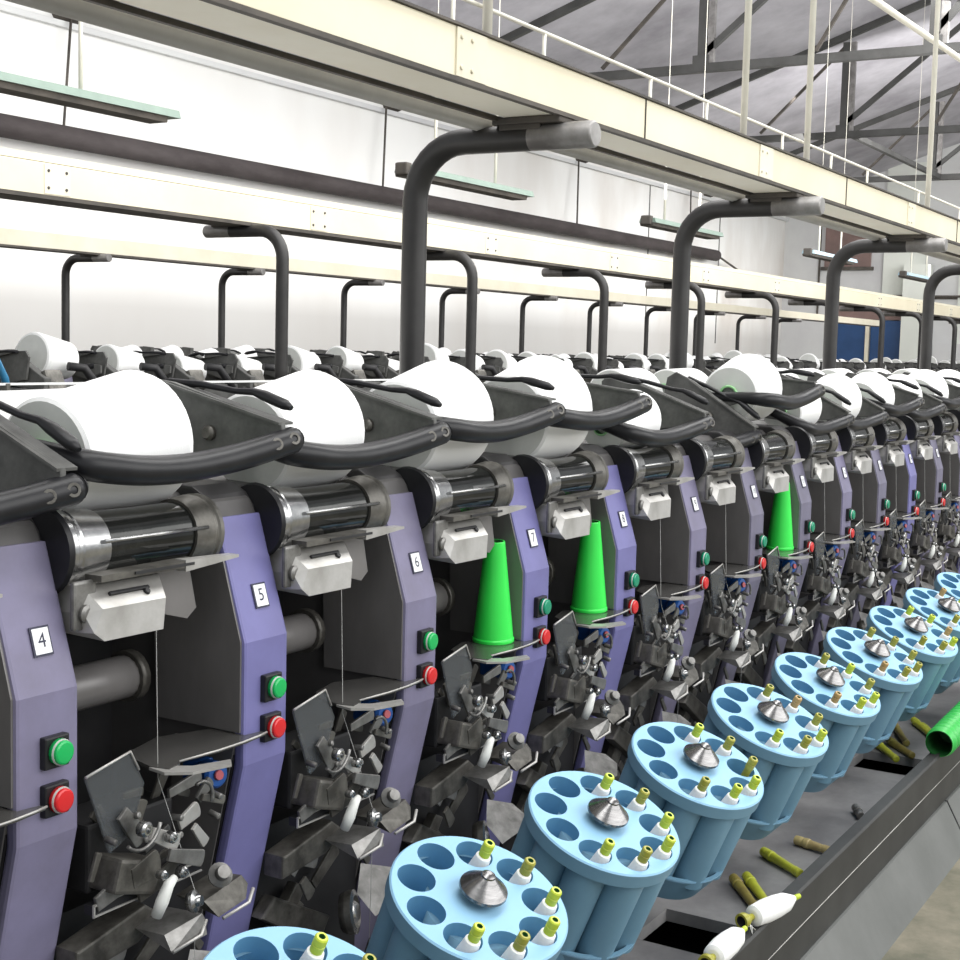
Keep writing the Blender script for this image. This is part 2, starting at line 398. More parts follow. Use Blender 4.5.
t = thing('overhead_beam', (8.5, 2.36, 1.46), 'middle cream beam carried by posts bent to the left', 'beam', 'cream overhead beams')
obj('box_section', MB('beam').box((0, 0, .05), (17, .12, .095), 0, .003), t)
obj('cable_tray', MB('beam_low').box((0, .02, .112), (17, .14, .022)), t)
obj('bottom_flange', MB('soffit').box((0, 0, -.003), (17, .14, .012)), t)
for k in range(-1, 11):
    x = 2.13 + 1.28 * k - 8.5
    m_ = MB('beam_low', 'soffit'); m_.box((x, -.0605, .05), (.10, .003, .085))
    for dx in (-.035, .035):
        for dz in (.025, .075): m_.lathe([(0, .005), (.003, .004)], (x + dx, -.062, dz), (0, -1, 0), 8, 1)
    obj('splice_plate', m_, t)
t = thing('overhead_beam', (11, 4.76, 1.49), 'thin pale beam farthest back, in front of the wall', 'beam', 'cream overhead beams')
obj('box_section', MB('beam_low').box((0, 0, .045), (18, .10, .08), 0, .003), t)
obj('bottom_flange', MB('soffit').box((0, 0, 0), (18, .115, .01)), t)

# ------------------------------------------------------------------ bent posts
def arc_post(R=.0225, ztop=1.405, rb=.10, reach=.35, z0=.885):
    pts = [(0, 0, z0), (0, 0, .95), (0, 0, ztop - rb - .1), (0, 0, ztop - rb)]
    for k in range(1, 9):
        a = k / 8 * PI / 2
        pts.append((0, -(rb - rb * math.cos(a)), ztop - rb + rb * math.sin(a)))
    n = len(pts)
    pts += [(0, -reach * .62, ztop), (0, -reach * .66, ztop), (0, -reach + .004, ztop), (0, -reach, ztop)]
    rs = [R] * (len(pts) - 1) + [R * .86]
    mis = [0] * n + [0, 1, 1]
    return MB('post', 'post_tip').tube(pts, rs, 18, 0, True, None, mis)
pm = arc_post(reach=.355).mesh('pole')
cm = MB('soffit').box((0, -.235, 1.431), (.055, .13, .012), 0, .003).box((0, -.22, 1.426), (.04, .08, .02), 0, .003).mesh('clamp_plate')
bm_ = MB('soffit').lathe([(0, .045), (.012, .043)], (0, 0, .885), (0, 0, 1), 18).mesh('foot_flange')
for k, px in enumerate((1.222, 2.44, 3.70, 4.98, 6.26)):
    t = thing('bent_post', (px, .42, 0), '%s tall dark bent post from the left, arm reaching under the large cream beam' % ordw(k + 1), 'post', 'bent posts of the front row')
    obj('pole', pm, t); obj('clamp_plate', cm, t); obj('foot_flange', bm_, t)
pmB = arc_post(.0225, 1.435, .10, .35, .84).mesh('pole')
cmB = MB('soffit').box((0, -.24, 1.455), (.05, .13, .014), 0, .003).mesh('clamp_plate')
for k in range(10):
    t = thing('bent_post', (3.018 + 1.275 * k, 2.155, 0), '%s bent post from the left with its arm under the middle cream beam' % ordw(k + 1), 'post', 'bent posts of the middle row', PI)
    obj('pole', pmB, t); obj('clamp_plate', cmB, t)
pmC = arc_post(.022, 1.47, .09, .33, .86).mesh('pole')
cmC = MB('soffit').box((0, -.2, 1.484), (.05, .13, .014), 0, .003).mesh('clamp_plate')
for k in range(10):
    t = thing('bent_post', (4.67 + 1.28 * k, 4.975, 0), '%s slim bent post from the left with its arm under the farthest beam' % ordw(k + 1), 'post', 'bent posts of the back row')
    obj('pole', pmC, t); obj('clamp_plate', cmC, t)

# ------------------------------------------------------------------ winding unit (one head)
PROF = [(.26, .17), (.102, .17), (.066, .306), (.004, .58), (.004, .715), (.044, .85), (.054, .869), (.078, .884), (.26, .887)]
def off(p, d): return (p[0] - d, p[1])
FRONT = [(.098, .175), (.062, .306), (.0, .578), (.0, .717), (.042, .853)]
def front_cover_mb(m):
    outer = FRONT; inner = [(y + .014, z) for y, z in FRONT]
    return MB(m).prism(outer + inner[::-1], 'x', -.038, .038, 0, .004)
DRUM_C = Vector((0, .052, .842)); DIRP = Vector((0, .54, .84)).normalized()

def slant(z):      # y of the front face at height z
    for (y0, z0), (y1, z1) in zip(FRONT, FRONT[1:]):
        if z0 <= z <= z1: return y0 + (y1 - y0) * (z - z0) / (z1 - z0)
    return 0.

def make_cradle():
    """origin at the pivot (y .2, z .99); local coordinates relative to it"""
    py, pz = .2, .985
    R = lambda x, y, z: (x, y - py, z - pz)
    pts = [R(.052, .003, .940), R(.02, .006, .9335), R(-.009, .0095, .9275), R(-.039, .0135, .9222), R(-.0735, .0151, .9183), R(-.1093, .0151, .9157), R(-.1469, .0143, .9153),
           R(-.1881, .0125, .9173), R(-.222, .0145, .9210), R(-.243, .0237, .9245), R(-.255, .041, .929), R(-.261, .07, .935), R(-.264, .11, .942), R(-.264, .2, .956)]
    # smooth the path
    fine = []
    for i in range(len(pts) - 1):
        p0 = Vector(pts[max(i - 1, 0)]); p1 = Vector(pts[i]); p2 = Vector(pts[i + 1]); p3 = Vector(pts[min(i + 2, len(pts) - 1)])
        for q in range(4):
            u = q / 4
            fine.append(.5 * ((2 * p1) + (-p0 + p2) * u + (2 * p0 - 5 * p1 + 4 * p2 - p3) * u * u + (-p0 + 3 * p1 - 3 * p2 + p3) * u ** 3))
    fine.append(Vector(pts[-1]))
    n = len(fine)
    rs = [.0155 if i > 0 else .012 for i in range(n)]
    rs = [r * (1 if i < n * .7 else 1 - .45 * (i / n - .7) / .3) for i, r in enumerate(rs)]
    bar = MB('black').tube(fine, rs, 14)
    bar.lathe([(0, .0125), (.004, .009)], R(.0525, .003, .940), (1, -.1, .15), 14)
    side = MB('plate')
    poly = [(-.196, -.035), (-.185, -.052), (-.06, -.085), (.02, -.07), (.03, .0), (.015, .018), (-.03, .014), (-.194, -.026)]
    side.prism(poly, 'x', .028, .036, 0, .002)
    side.prism([(-.194, -.026), (-.194, -.029), (-.02, .011), (-.02, .014)], 'x', .024, .050, 0)
    lever = MB('black')
    lever.tube([(.045, -.01, .013), (.047, -.06, .012), (.05, -.11, .006), (.052, -.135, .006), (.053, -.150, .002), (.054, -.178, -.007), (.054, -.188, -.011)],
               [.007, .0055, .005, .006, .0085, .0085, .004], 10, 0, True, ((0, 0, 1), .75))
    bolts = []
    for p in (R(.038, .005, .9372), R(.012, .0085, .9318)):
        ax = Vector((-.30, -1, .30)).normalized()
        bolts.append(MB('oldsteel', 'dark').lathe([(-.004, .0072), (.0015, .0072), (.0015, .0042), (-.001, .0042), (-.001, .0001)], Vector(p) + ax * .0150, ax, 12, 0, [0, 0, 1, 1], False))
    left = MB('plate').prism([(-.12, -.060), (-.02, -.075), (.03, -.05), (.03, -.025), (-.03, -.022)], 'x', -.268, -.260, 0, .002)
    hold = MB('oldsteel').lathe([(0, .009), (.006, .009), (.010, .006)], (.029, -.09, -.043), (-1, 0, 0), 16)
    return bar, side, lever, bolts, left, hold

def make_unit():
    root = bpy.data.objects.new('winding_head', None); COL.objects.link(root)
    # housing
    h = MB('housing', 'housing_cap')
    h.prism(PROF, 'x', -.034, .034, 0, .003)
    ho = obj('housing', h, root)
    obj('top_cap', MB('housing_cap').prism([(.0465, .848), (.051, .862), (.062, .876), (.08, .886), (.20, .8885), (.20, .87), (.07, .85)], 'x', -.037, .037, 0, .003), root)
    obj('front_cover', front_cover_mb('purple'), root)
    # edge gasket line on the left of the cover
    g = MB('dark')
    g.prism([(y + .0145, z) for y, z in FRONT] + [(y + .0175, z) for y, z in FRONT][::-1], 'x', -.0385, -.030)
    obj('edge_seal', g, root)
    for dz in (.703, .723):
        obj('bolt', MB('steel').lathe([(0, .0055), (.004, .005), (.006, .002)], (-.034, .022, dz), (-1, 0, 0), 10), root)
    # push buttons
    for nm, z, c in (('green_button', .661, 'btn_green'), ('red_button', .615, 'btn_red')):
        bz = MB('black').box((.005, -.003, z), (.030, .009, .031), 0, .002)
        bo = obj('button_bezel', bz, root)
        bo['label'] = 'black square bezel'
        obj(nm, MB(c, 'ring').lathe([(0, .0128), (.0045, .0128), (.0060, .0122), (.0060, .0116), (.0085, .0112), (.0095, .0095), (.0100, .004)], (.0065, -.007, z), (0, -1, 0), 20, 0, [0, 1, 1, 0, 0, 0]), bo)
    # winding drum
    dr = MB('drum').lathe([(-.262, .030), (-.240, .034), (-.235, .0335), (-.16, .0325), (-.09, .0335), (-.085, .034), (-.062, .030)], DRUM_C, (1, 0, 0), 28)
    # reversing groove shown as slanted inlay ribs
    do = obj('winding_drum', dr, root)
    for x0, x1 in ((-.2755, -.223), (-.098, -.058)):
        if x0 < -.2:
            c = MB('steel', 'dullsteel').lathe([(x0, .033), (x0, .0405), (x0 + .006, .041), (x0 + .008, .0395), (x0 + .012, .0395), (x0 + .014, .0405), (x1, .0365), (x1, .0345)], DRUM_C, (1, 0, 0), 28)
        else:
            c = MB('oldsteel').lathe([(x0, .0345), (x0, .0365), (x1 - .014, .0395), (x1 - .012, .038), (x1 - .008, .038), (x1 - .006, .040), (x1, .0395), (x1, .03)], DRUM_C, (1, 0, 0), 28)
        obj('drum_flange', c, do)
    obj('drum_disc', MB('black').lathe([(-.284, .02), (-.284, .043), (-.279, .045), (-.2765, .043), (-.2765, .02)], DRUM_C, (1, 0, 0), 28), do)
    obj('guide_rod', MB('steel').tube([(-.235, .013, .850), (-.085, .013, .850)], .0022, 8), root)
    obj('hood', MB('housing').prism([(.085, .865), (.10, .878), (.24, .885), (.24, .865)], 'x', -.284, -.037), root)
    # knife bar
    k = MB('oldsteel', 'lightsteel', 'dark')
    k.prism([(-.262, .815), (-.262, .8215), (-.12, .8225), (-.12, .8155)], 'y', -.010, .012, 0)
    k.box((-.175, -.0105, .8190), (.085, .002, .003), 2)
    k.prism([(-.145, .8115), (-.145, .8235), (-.062, .8205), (-.062, .8175)], 'y', -.011, .004, 1)
    obj('knife_bar', k, root)
    # faceted yarn suction mouth
    s = MB('lightsteel')
    T = [(-.246, -.004, .814), (-.152, -.004, .814), (-.152, .05, .814), (-.246, .05, .814)]
    Md = [(-.252, -.014, .790), (-.240, -.026, .794), (-.165, -.028, .794), (-.150, -.012, .788), (-.149, .04, .788), (-.252, .04, .788)]
    Bt = [(-.250, -.026, .772), (-.240, -.028, .763), (-.170, -.030, .763), (-.153, -.014, .774), (-.152, .02, .77), (-.250, .02, .768)]
    T, Md, Bt = [[((x + .20) * 1.12 - .219, y + .012, z - .004) for x, y, z in Q_] for Q_ in (T, Md, Bt)]
    s.hull(T + Md + Bt)
    so = obj('suction_mouth', s, root)
    obj('slot', MB('dark').box((-.219, -.0030, .8005), (.054, .004, .006), 0, .001, Matrix.Rotation(.75, 4, 'X')).lathe([(0, .004), (.003, .003)], (-.198, -.0070, .7975), (0, -1, .9), 10), so)
    obj('mount_bracket', MB('dullsteel').box((-.272, .004, .793), (.030, .006, .048), 0, .003).lathe([(0, .0095), (.004, .0095), (.006, .006)], (-.272, .001, .785), (0, -1, 0), 14), root)
    obj('guard_tab', MB('cheek').prism([(-.150, .815), (-.102, .818), (-.088, .762), (-.102, .752), (-.145, .764)], 'y', .026, .030), root)
    # dark rear plate closing the gap, suction tube
    obj('rear_plate', MB('dark').box((-.159, .215, .53), (.25, .02, .70)), root)
    obj('suction_tube', MB('cheek', 'oldsteel').tube([(-.284, .12, .675), (-.085, .12, .675), (-.08, .12, .675)], [.024, .024, .018], 18).lathe([(0, .029), (.012, .029)], (-.10, .12, .675), (1, 0, 0), 18, 1), root)
    obj('cross_shaft', MB('oldsteel').tube([(-.284, .16, .745), (-.037, .16, .745)], .016, 12).lathe([(0, .022), (.02, .022)], (-.10, .16, .745), (1, 0, 0), 14), root)
    # inner side shield: right-hand sheet filling the gap's rear right
    obj('inner_shield', MB('cheek').prism([(.030, .806), (.135, .806), (.128, .616), (.004, .616), (.004, .718)], 'x', -.0405, -.036), root)
    obj('inner_shield', MB('cheek').prism([(.012, .600), (.10, .600), (.12, .33), (.072, .33)], 'x', -.0405, -.036), root)
    # yarn shelf with hooked end
    poly = [(.004, -.022), (-.03, -.027), (-.075, -.031), (-.125, -.034), (-.168, -.040), (-.190, -.050), (-.172, -.068), (-.120, -.086), (-.112, -.074), (-.150, -.052), (-.166, -.052),
            (-.135, -.060)]
    sh = [(-.014, -.012), (-.016, -.006), (-.039, -.002), (-.039, .045), (-.10, .07), (-.155, .055), (-.176, .03), (-.185, .0), (-.180, -.022), (-.160, -.018), (-.150, -.008), (-.10, -.016), (-.05, -.017)]
    obj('yarn_shelf', MB('haze').prism(sh, 'z', .611, .6145), root)
    obj('shelf_hook', MB('lightsteel').prism([(-.186, .0), (-.190, -.025), (-.172, -.047), (-.128, -.060), (-.116, -.048), (-.156, -.032), (-.166, -.018), (-.160, -.002)], 'z', .6105, .6135), root)
    obj('shelf_lip', MB('lightsteel').tube([(-.013, -.0125, .614), (-.03, -.0155, .614), (-.06, -.018, .614), (-.10, -.0175, .614), (-.153, -.0095, .613)], .0013, 6), root)
    # waxing knob
    kb = MB('bluecap', 'redspot').lathe([(0, .012), (.003, .0150), (.020, .0150), (.024, .012), (.0245, .005)], (-.078, .020, .578), (-.25, -1, .1), 18, 0, [0, 0, 0, 0])
    kb.lathe([(0, .006), (.003, .005)], (-.0845, -.0045, .581), (-.25, -1, .1), 12, 1)
    kb.box((-.072, .036, .578), (.024, .026, .026), 0, .004)
    obj('waxing_knob', kb, root)
    # clear acrylic cover
    o = obj('clear_cover', MB('shield').prism([(-.284, .628), (-.225, .640), (-.205, .604), (-.224, .556), (-.252, .545)], 'y', -.012, -.009), root)
    obj('cover_edge', MB('lightsteel').tube([(-.284, -.012, .629), (-.225, -.012, .641), (-.214, -.013, .62)], .0016, 6), o)
    # splicer with its levers
    sp = MB('oldsteel', 'dullsteel', 'dark')
    sp.box((-.20, .04, .535), (.12, .06, .07), 2, .004)
    sp.box((-.225, .0, .515), (.06, .05, .035), 0, .004, Matrix.Rotation(.3, 4, 'Y'))
    so = obj('splicer', sp, root)
    def plate(cx, cz, w, h, a, y, m='dullsteel', nose=.4):
        n = 8; pts = []
        for q in range(n + 1):
            th = -PI / 2 + PI * q / n
            pts.append((w / 2 - h / 2 * nose + h / 2 * nose * math.cos(th), h / 2 * math.sin(th)))
        pts += [(-w / 2, h / 2 * .7), (-w / 2, -h / 2 * .7)]
        ca, sa = math.cos(a), math.sin(a)
        return MB(m).prism([(cx + x * ca - z * sa, cz + x * sa + z * ca) for x, z in pts], 'y', y, y + .004, 0, .001)
    for args in ((-.190, .545, .044, .019, -.5, -.028, 'lightsteel'), (-.148, .556, .032, .018, .35, -.022, 'lightsteel'), (-.228, .566, .046, .022, -.9, -.020, 'dullsteel'),
                 (-.165, .520, .055, .018, -.35, -.034, 'dullsteel'), (-.215, .520, .040, .030, .2, -.026, 'oldsteel'), (-.245, .505, .05, .022, .3, -.012, 'dullsteel'),
                 (-.190, .500, .06, .022, .25, -.020, 'oldsteel'), (-.135, .583, .05, .014, .15, -.004, 'dullsteel'), (-.140, .535, .03, .012, -.9, -.03, 'lightsteel')):
        obj('splicer_lever', plate(*args), so)
    for (x, z, r_) in ((-.230, .568, .008), (-.192, .549, .006), (-.176, .508, .006), (-.205, .514, .005)):
        obj('roller', MB('steel').lathe([(0, r_), (.008, r_), (.010, r_ * .7), (.010, r_ * .45), (.004, r_ * .4)], (x, -.032, z), (0, -1, 0), 14), so)
    # curved wire guides
    for (cx, cz, r_, a0, a1) in ((-.235, .575, .026, -2.4, -.2), (-.150, .578, .018, -.4, 2.0)):
        pts = [(cx + r_ * math.cos(a0 + (a1 - a0) * q / 10), -.038, cz + r_ * math.sin(a0 + (a1 - a0) * q / 10)) for q in range(11)]
        obj('wire_guide', MB('dullsteel').tube(pts, .002, 6), so)
    rr = random.Random(21)
    for q in range(16):
        cx, cz = rr.uniform(-.27, -.09), rr.uniform(.50, .60)
        args = (cx, cz, rr.uniform(.018, .04), rr.uniform(.007, .014), rr.uniform(-1.3, 1.3), rr.uniform(-.02, .02), rr.choice(['oldsteel', 'oldsteel', 'dullsteel', 'plate']))
        obj('splicer_lever', plate(*args), so)
    for q in range(7):
        cx, cz = rr.uniform(-.26, -.10), rr.uniform(.50, .59)
        obj('screw', MB('dullsteel').lathe([(0, .0035), (.012, .0035), (.013, .002)], (cx, -.012, cz), (rr.uniform(-.3, .3), -1, rr.uniform(-.3, .3)), 8), so)
    # guide rail
    rl = MB('black', 'lightsteel')
    rl.box((-.195, -.004, .492), (.155, .012, .010), 0)
    rl.box((-.195, -.0105, .4975), (.155, .0022, .0020), 1); rl.box((-.195, -.0105, .4865), (.155, .0022, .0018), 1); rl.box((-.272, -.0105, .492), (.002, .0022, .013), 1)
    obj('guide_rail', rl, root)
    # lower tensioner: arm, cup, two plates
    tn = MB('oldsteel', 'dark')
    tn.prism([(-.284, .452), (-.19, .470), (-.165, .452), (-.20, .432), (-.284, .425)], 'y', .00, .03, 0, .003)
    to = obj('tensioner', tn, root)
    obj('tension_plate', MB('dullsteel').hull([(-.205, -.04, .452), (-.16, -.05, .462), (-.150, -.045, .452), (-.158, -.055, .440), (-.205, -.05, .436), (-.205, .0, .45), (-.16, .0, .458)]), to)
    obj('tension_plate', MB('oldsteel').hull([(-.135, -.03, .462), (-.075, -.03, .472), (-.070, -.035, .462), (-.085, -.045, .452), (-.125, -.042, .444), (-.135, .01, .46), (-.075, .01, .468)]), to)
    for z0, x0 in ((.437, -.180), (.447, -.105)):
        obj('tension_edge', MB('lightsteel').tube([(x0 - .025, -.052, z0), (x0 + .012, -.056, z0 + .006), (x0 + .026, -.050, z0 + .016)], .002, 6), to)
    obj('tension_disc', MB('steel').lathe([(0, .009), (.005, .0115), (.008, .0115), (.010, .007), (.015, .005)], (-.172, -.042, .476), (.35, -1, .25), 18), to)
    obj('tension_disc', MB('dullsteel').lathe([(0, .012), (.006, .0135), (.010, .008), (.018, .007)], (-.112, -.03, .482), (-.4, -.8, .6), 18), to)
    obj('pale_lever', MB('yarn_end').tube([(-.206, -.03, .470), (-.204, -.036, .486), (-.195, -.036, .500), (-.184, -.034, .504)], [.006, .007, .006, .004], 10), to)
    # balloon breaker lower down
    bb = MB('oldsteel', 'dark')
    bb.prism([(-.284, .37), (-.26, .39), (-.15, .33), (-.17, .30)], 'y', .03, .05, 0, .003)
    bb.prism([(-.284, .30), (-.20, .385), (-.18, .375), (-.26, .27)], 'y', .045, .06, 0, .003)
    bb.box((-.16, .10, .33), (.24, .06, .26), 1)
    bo = obj('lower_bracket', bb, root)
    obj('gripper_wheel', MB('oldsteel', 'steel').lathe([(0, .024), (.008, .027), (.016, .027), (.018, .020), (.012, .017), (.020, .010)], (-.165, .0, .345), (.45, -1, .2), 20, 0, [0, 0, 1, 0, 1]), bo)
    obj('gripper_arm', MB('dullsteel').hull([(-.135, .0, .36), (-.06, .0, .372), (-.055, -.02, .358), (-.075, -.03, .344), (-.13, -.025, .335), (-.10, .02, .385)]), bo)
    obj('foot_bracket', MB('dullsteel').prism([(-.26, .29), (-.215, .30), (-.21, .255), (-.25, .25)], 'y', .0, .01, 0, .002), bo)
    rr = random.Random(5)
    for q in range(14):
        cx, cz = rr.uniform(-.27, -.06), rr.uniform(.24, .44)
        args = (cx, cz, rr.uniform(.025, .07), rr.uniform(.010, .022), rr.uniform(-1.3, 1.3), rr.uniform(.0, .05), rr.choice(['oldsteel', 'oldsteel', 'plate', 'dullsteel']))
        obj('linkage', plate(*args), bo)
    # cradle with its sub-parts
    obj('running_yarn', MB('thread').tube([(-.165, .012, .80), (-.175, -.002, .60), (-.155, -.036, .48), (-.150, -.03, .30)], .0004, 4), root)
    # cradle with its sub-parts
    bar, side, lever, bolts, left, hold = make_cradle()
    cr = obj('package_cradle', bar, root, (0, .2, .985))
    obj('side_plate', side, cr); obj('lift_lever', lever, cr); obj('left_arm', left, cr); obj('tube_holder', hold, cr)
    for b_ in bolts: obj('bolt', b_, cr)
    return root

def number_mesh(txt):
    cu = bpy.data.curves.new('digits', 'FONT'); cu.body = txt; cu.align_x = 'CENTER'; cu.align_y = 'CENTER'
    cu.size = .020 if len(txt) == 1 else .016
    o = bpy.data.objects.new('digits', cu); COL.objects.link(o)
    bpy.context.view_layer.update()
    me = bpy.data.meshes.new_from_object(o.evaluated_get(bpy.context.evaluated_depsgraph_get()))
    bpy.data.objects.remove(o)
    me.materials.clear(); me.materials.append(M['ink'])
    return me

proto = make_unit()
plate_mesh = MB('white', 'ink').box((0, 0, .0004), (.0235, .0285, .0008), 1).box((0, 0, .001), (.0195, .0245, .0012), 0).mesh('number_plate')
ANG = math.atan2(.042, .136)
# bar-end heights read off each head, package scale (None: empty), lift of the package
HEADS = {0: (.907, None, 0), 1: (.942, 1.0, 0), 2: (.938, 1.0, 0), 3: (.958, 1.10, .0), 4: (.964, 1.17, .0), 5: (.919, .74, 0), 6: (.877, None, 0),
         7: (.974, 1.0, .035), 8: (.895, .78, 0), 9: (.893, .92, 0), 10: (.929, .95, 0), 11: (.902, .9, 0), 12: (.935, 1.0, 0), 13: (.93, 1.0, 0), 14: (.92, .9, 0)}
COLR = {0: 'purple_grey', 1: 'purple', 2: 'purple_grey', 3: 'purple', 4: 'purple', 5: 'purple_grey', 6: 'purple_dull', 7: 'purple_dull', 8: 'purple_grey', 9: 'purple_dull', 10: 'purple', 11: 'purple_dull', 12: 'purple_grey', 13: 'purple', 14: 'purple_dull'}
CW = {'purple': 'bluish violet', 'purple_grey': 'greyish violet', 'purple_dull': 'faded grey violet'}
X0 = -.016
LAST = 14
heads = []
for i in range(0, LAST + 1):
    u = proto if i == 0 else copy_tree(proto)
    heads.append(u)
for i, u in enumerate(heads):
    u.location = (X0 + .32 * i, 0, 0)
    if i <= 6: lab = 'winding head with %s front bearing number plate %d' % (CW[COLR[i]], 4 + i)
    else: lab = 'winding head with %s front, %s from the left, number plate %d' % (CW[COLR[i]], ordw(i + 1), 4 + i)
    tag(u, lab, 'winding head', 'winding heads of the front machine')
    recolour(find(u, 'front_cover'), COLR[i])
    if i >= 3:
        for c in u.children:
            for g in c.children:
                if g.name.split('.')[0] == 'green_button': recolour(g, 'btn_teal')
    if i in (3, 4, 7): bpy.data.objects.remove(find(u, 'running_yarn'))
    n = obj('number_plate', plate_mesh, u, (0.004, slant(.764) - .001, .764))
    n.rotation_euler = (PI / 2 - ANG, 0, 0)
    d = obj('digits', number_mesh(str(4 + i)), n, (0, 0, .0019))
    zb = HEADS[i][0]
    find(u, 'package_cradle').rotation_euler = (math.asin(max(-.5, min(.5, (.942 - zb) / .2))), 0, 0)

# ------------------------------------------------------------------ yarn packages
def package_mesh(rs=.061, rl=.076, L=.15):
    p = [(0, .022), (0, rs - .004), (.003, rs), (.02, rs + (rl - rs) * .10), (L * .5, rs + (rl - rs) * .52), (L - .012, rl), (L - .003, rl - .003), (L, rl - .010), (L, .024)]
    return MB('yarn', 'yarn_end').lathe(p, (-L / 2, 0, 0), (1, 0, 0), 40, 0, [1, 0, 0, 0, 0, 0, 0, 1])
pk_yarn = package_mesh().mesh('yarn_body')
L_ = .15
pk_tube = MB('greentube', 'hose_in').lathe([(-.008, .020), (-.012, .021), (-.014, .019), (-.014, .016), (.02, .016)], (-L_ / 2, 0, 0), (1, 0, 0), 20, 0, [0, 0, 0, 1], False)
pk_tube.lathe([(L_ - .01, .027), (L_ + .012, .028), (L_ + .012, .023)], (-L_ / 2, 0, 0), (1, 0, 0), 20, 0, None, False)
pk_tube.lathe([(-.008, .0165), (L_ + .01, .0235)], (-L_ / 2, 0, 0), (1, 0, 0), 20, 0, None, False)
pk_tube = pk_tube.mesh('cone_tube')
def package(loc, ry, rot, scale, label, group, tube=True, name='yarn_package'):
    t = thing(name, loc, label, 'yarn package', group)
    t.rotation_euler = rot; t.scale = (1 if scale > .9 else .98, scale, scale)
    obj('yarn_body', pk_yarn, t)
    if tube: obj('cone_tube', pk_tube, t)
    return t
for i, (zb, sc, lift) in HEADS.items():
    if sc is None or i == 0: continue
    rmean = .069 * sc
    c = DRUM_C + DIRP * (.0400 + rmean) + Vector((X0 + .32 * i - .149, .003, lift))
    # axis tilt so that the underside lies along the drum
    e = math.atan2(.016 * sc, .15)
    ax = Vector((1, 0, 0)) * math.cos(e) + DIRP * math.sin(e)
    q = Vector((1, 0, 0)).rotation_difference(ax)
    lab = {1: 'full white yarn package on the drum between number plates 4 and 5', 2: 'full white yarn package on the drum between number plates 5 and 6', 3: 'full white yarn package on the drum between number plates 6 and 7',
           4: 'full white yarn package on the drum between number plates 7 and 8', 5: 'small part-wound white package half hidden by the cradle bar of plate 9', 7: 'white yarn package lifted high off the drum above the rightmost green cone',
           8: 'small part-wound white package just right of the lifted package'}.get(i, 'white yarn package on the front machine, head number %d' % (4 + i))
    package(c, 0, q.to_euler(), sc, lab, 'yarn packages on the front machine')
# finished packages resting on the bed behind the heads
for k, (x, wh) in enumerate(((.235, 'behind the leftmost lever, partly hidden'), (1.90, 'behind the second bent post'), (2.20, 'behind the lifted package'), (2.86, 'just left of the third bent post'), (3.12, 'just right of the third bent post'), (3.42, 'second to the right of the third bent post'), (3.85, 'farthest right'), (4.3, 'beside the fourth bent post'))):
    sz = .68 if k == 0 else .86
    package((x, .315, .887 + .076 * sz), 0, (0, .09 * sz, 0), sz, 'finished white package on the machine bed, %s' % wh, 'finished packages on the bed')

# ------------------------------------------------------------------ machine beds
t = thing('machine_bed', (3.0, .42, 0), 'dark machine bed carrying the front row of winding heads', 'machine bed')
obj('frame', MB('dark', 'housing').box((0, .02, .43), (7.2, .27, .86), 0, .004), t)
obj('conveyor_belt', MB('housing').box((0, -.02, .875), (7.2, .20, .020)), t)
obj('rear_guard', MB('plate').box((0, .16, .87), (7.2, .01, .07)), t)
t = thing('machine_bed', (8.2, 2.32, 0), 'dark back of the second machine, seen behind the front packages', 'machine bed')
obj('frame', MB('dark', 'plate').box((0, -.10, .42), (13.6, .24, .84), 0, .004), t)
obj('rear_panel', MB('plate').box((0, -.215, .62), (13.6, .02, .40)), t)
obj('back_rail', MB('backrail').box((-4.6, -.29, .918), (4.3, .012, .006)), t)
obj('back_rail', MB('plate').box((2.2, -.29, .912), (9.2, .014, .014)), t)
for x in (-6.5, -6.0, -5.0, -4.0, -3, -2, -1, 0, 1.5, 3, 4.5):
    obj('rail_bracket', MB('oldsteel').box((x, -.25, .885), (.012, .10, .07)), t)
obj('air_hose', MB('bluetie').tube([(-6.62, -.26, .93), (-6.56, -.25, .98), (-6.50, -.25, .985), (-6.46, -.24, .93), (-6.44, -.23, .85)], .011, 8), t)
t = thing('machine_bed', (10.6, 4.98, 0), 'dark bed of the third machine by the left wall', 'machine bed')
obj('frame', MB('dark').box((0, 0, .43), (14.6, .30, .86), 0, .004), t)

# simplified heads of the two machines behind (only their tops show)
def make_far_unit():
    root = bpy.data.objects.new('winding_head', None); COL.objects.link(root)
    obj('housing', MB('plate').prism([(.255, .3), (.09, .3), (.004, .58), (.004, .715), (.044, .85), (.078, .884), (.26, .887)], 'x', -.034, .034, 0, .003), root)
    obj('front_cover', front_cover_mb('purple_dull'), root)
    obj('winding_drum', MB('oldsteel').lathe([(-.28, .035), (-.25, .04), (-.09, .04), (-.05, .035)], DRUM_C, (1, 0, 0), 14), root)
    mech = MB('plate', 'oldsteel', 'dark')
    mech.box((-.15, .20, .86), (.25, .09, .07), 0, .006)
    mech.box((-.03, .24, .90), (.07, .08, .07), 1, .008, Matrix.Rotation(.4, 4, 'X'))
    mech.tube([(-.24, .25, .88), (-.2, .22, .95), (-.15, .2, .955)], .014, 8, 2)
    mech.prism([(.28, .88), (.06, .90), (.06, 1.0), (.12, 1.005), (.28, .92)], 'x', -.01, .02, 0, .004)
    obj('rear_gear', mech, root)
    bar, side, lever, bolts, left, hold = make_cradle()
    cr = obj('package_cradle', bar, root, (0, .2, .985))
    for b_ in bolts: b_.bm.free()
    hold.bm.free()
    obj('side_plate', side, cr); obj('lift_lever', lever, cr); obj('left_arm', left, cr)
    return root
fproto = make_far_unit()
rnd = random.Random(11)
first = True
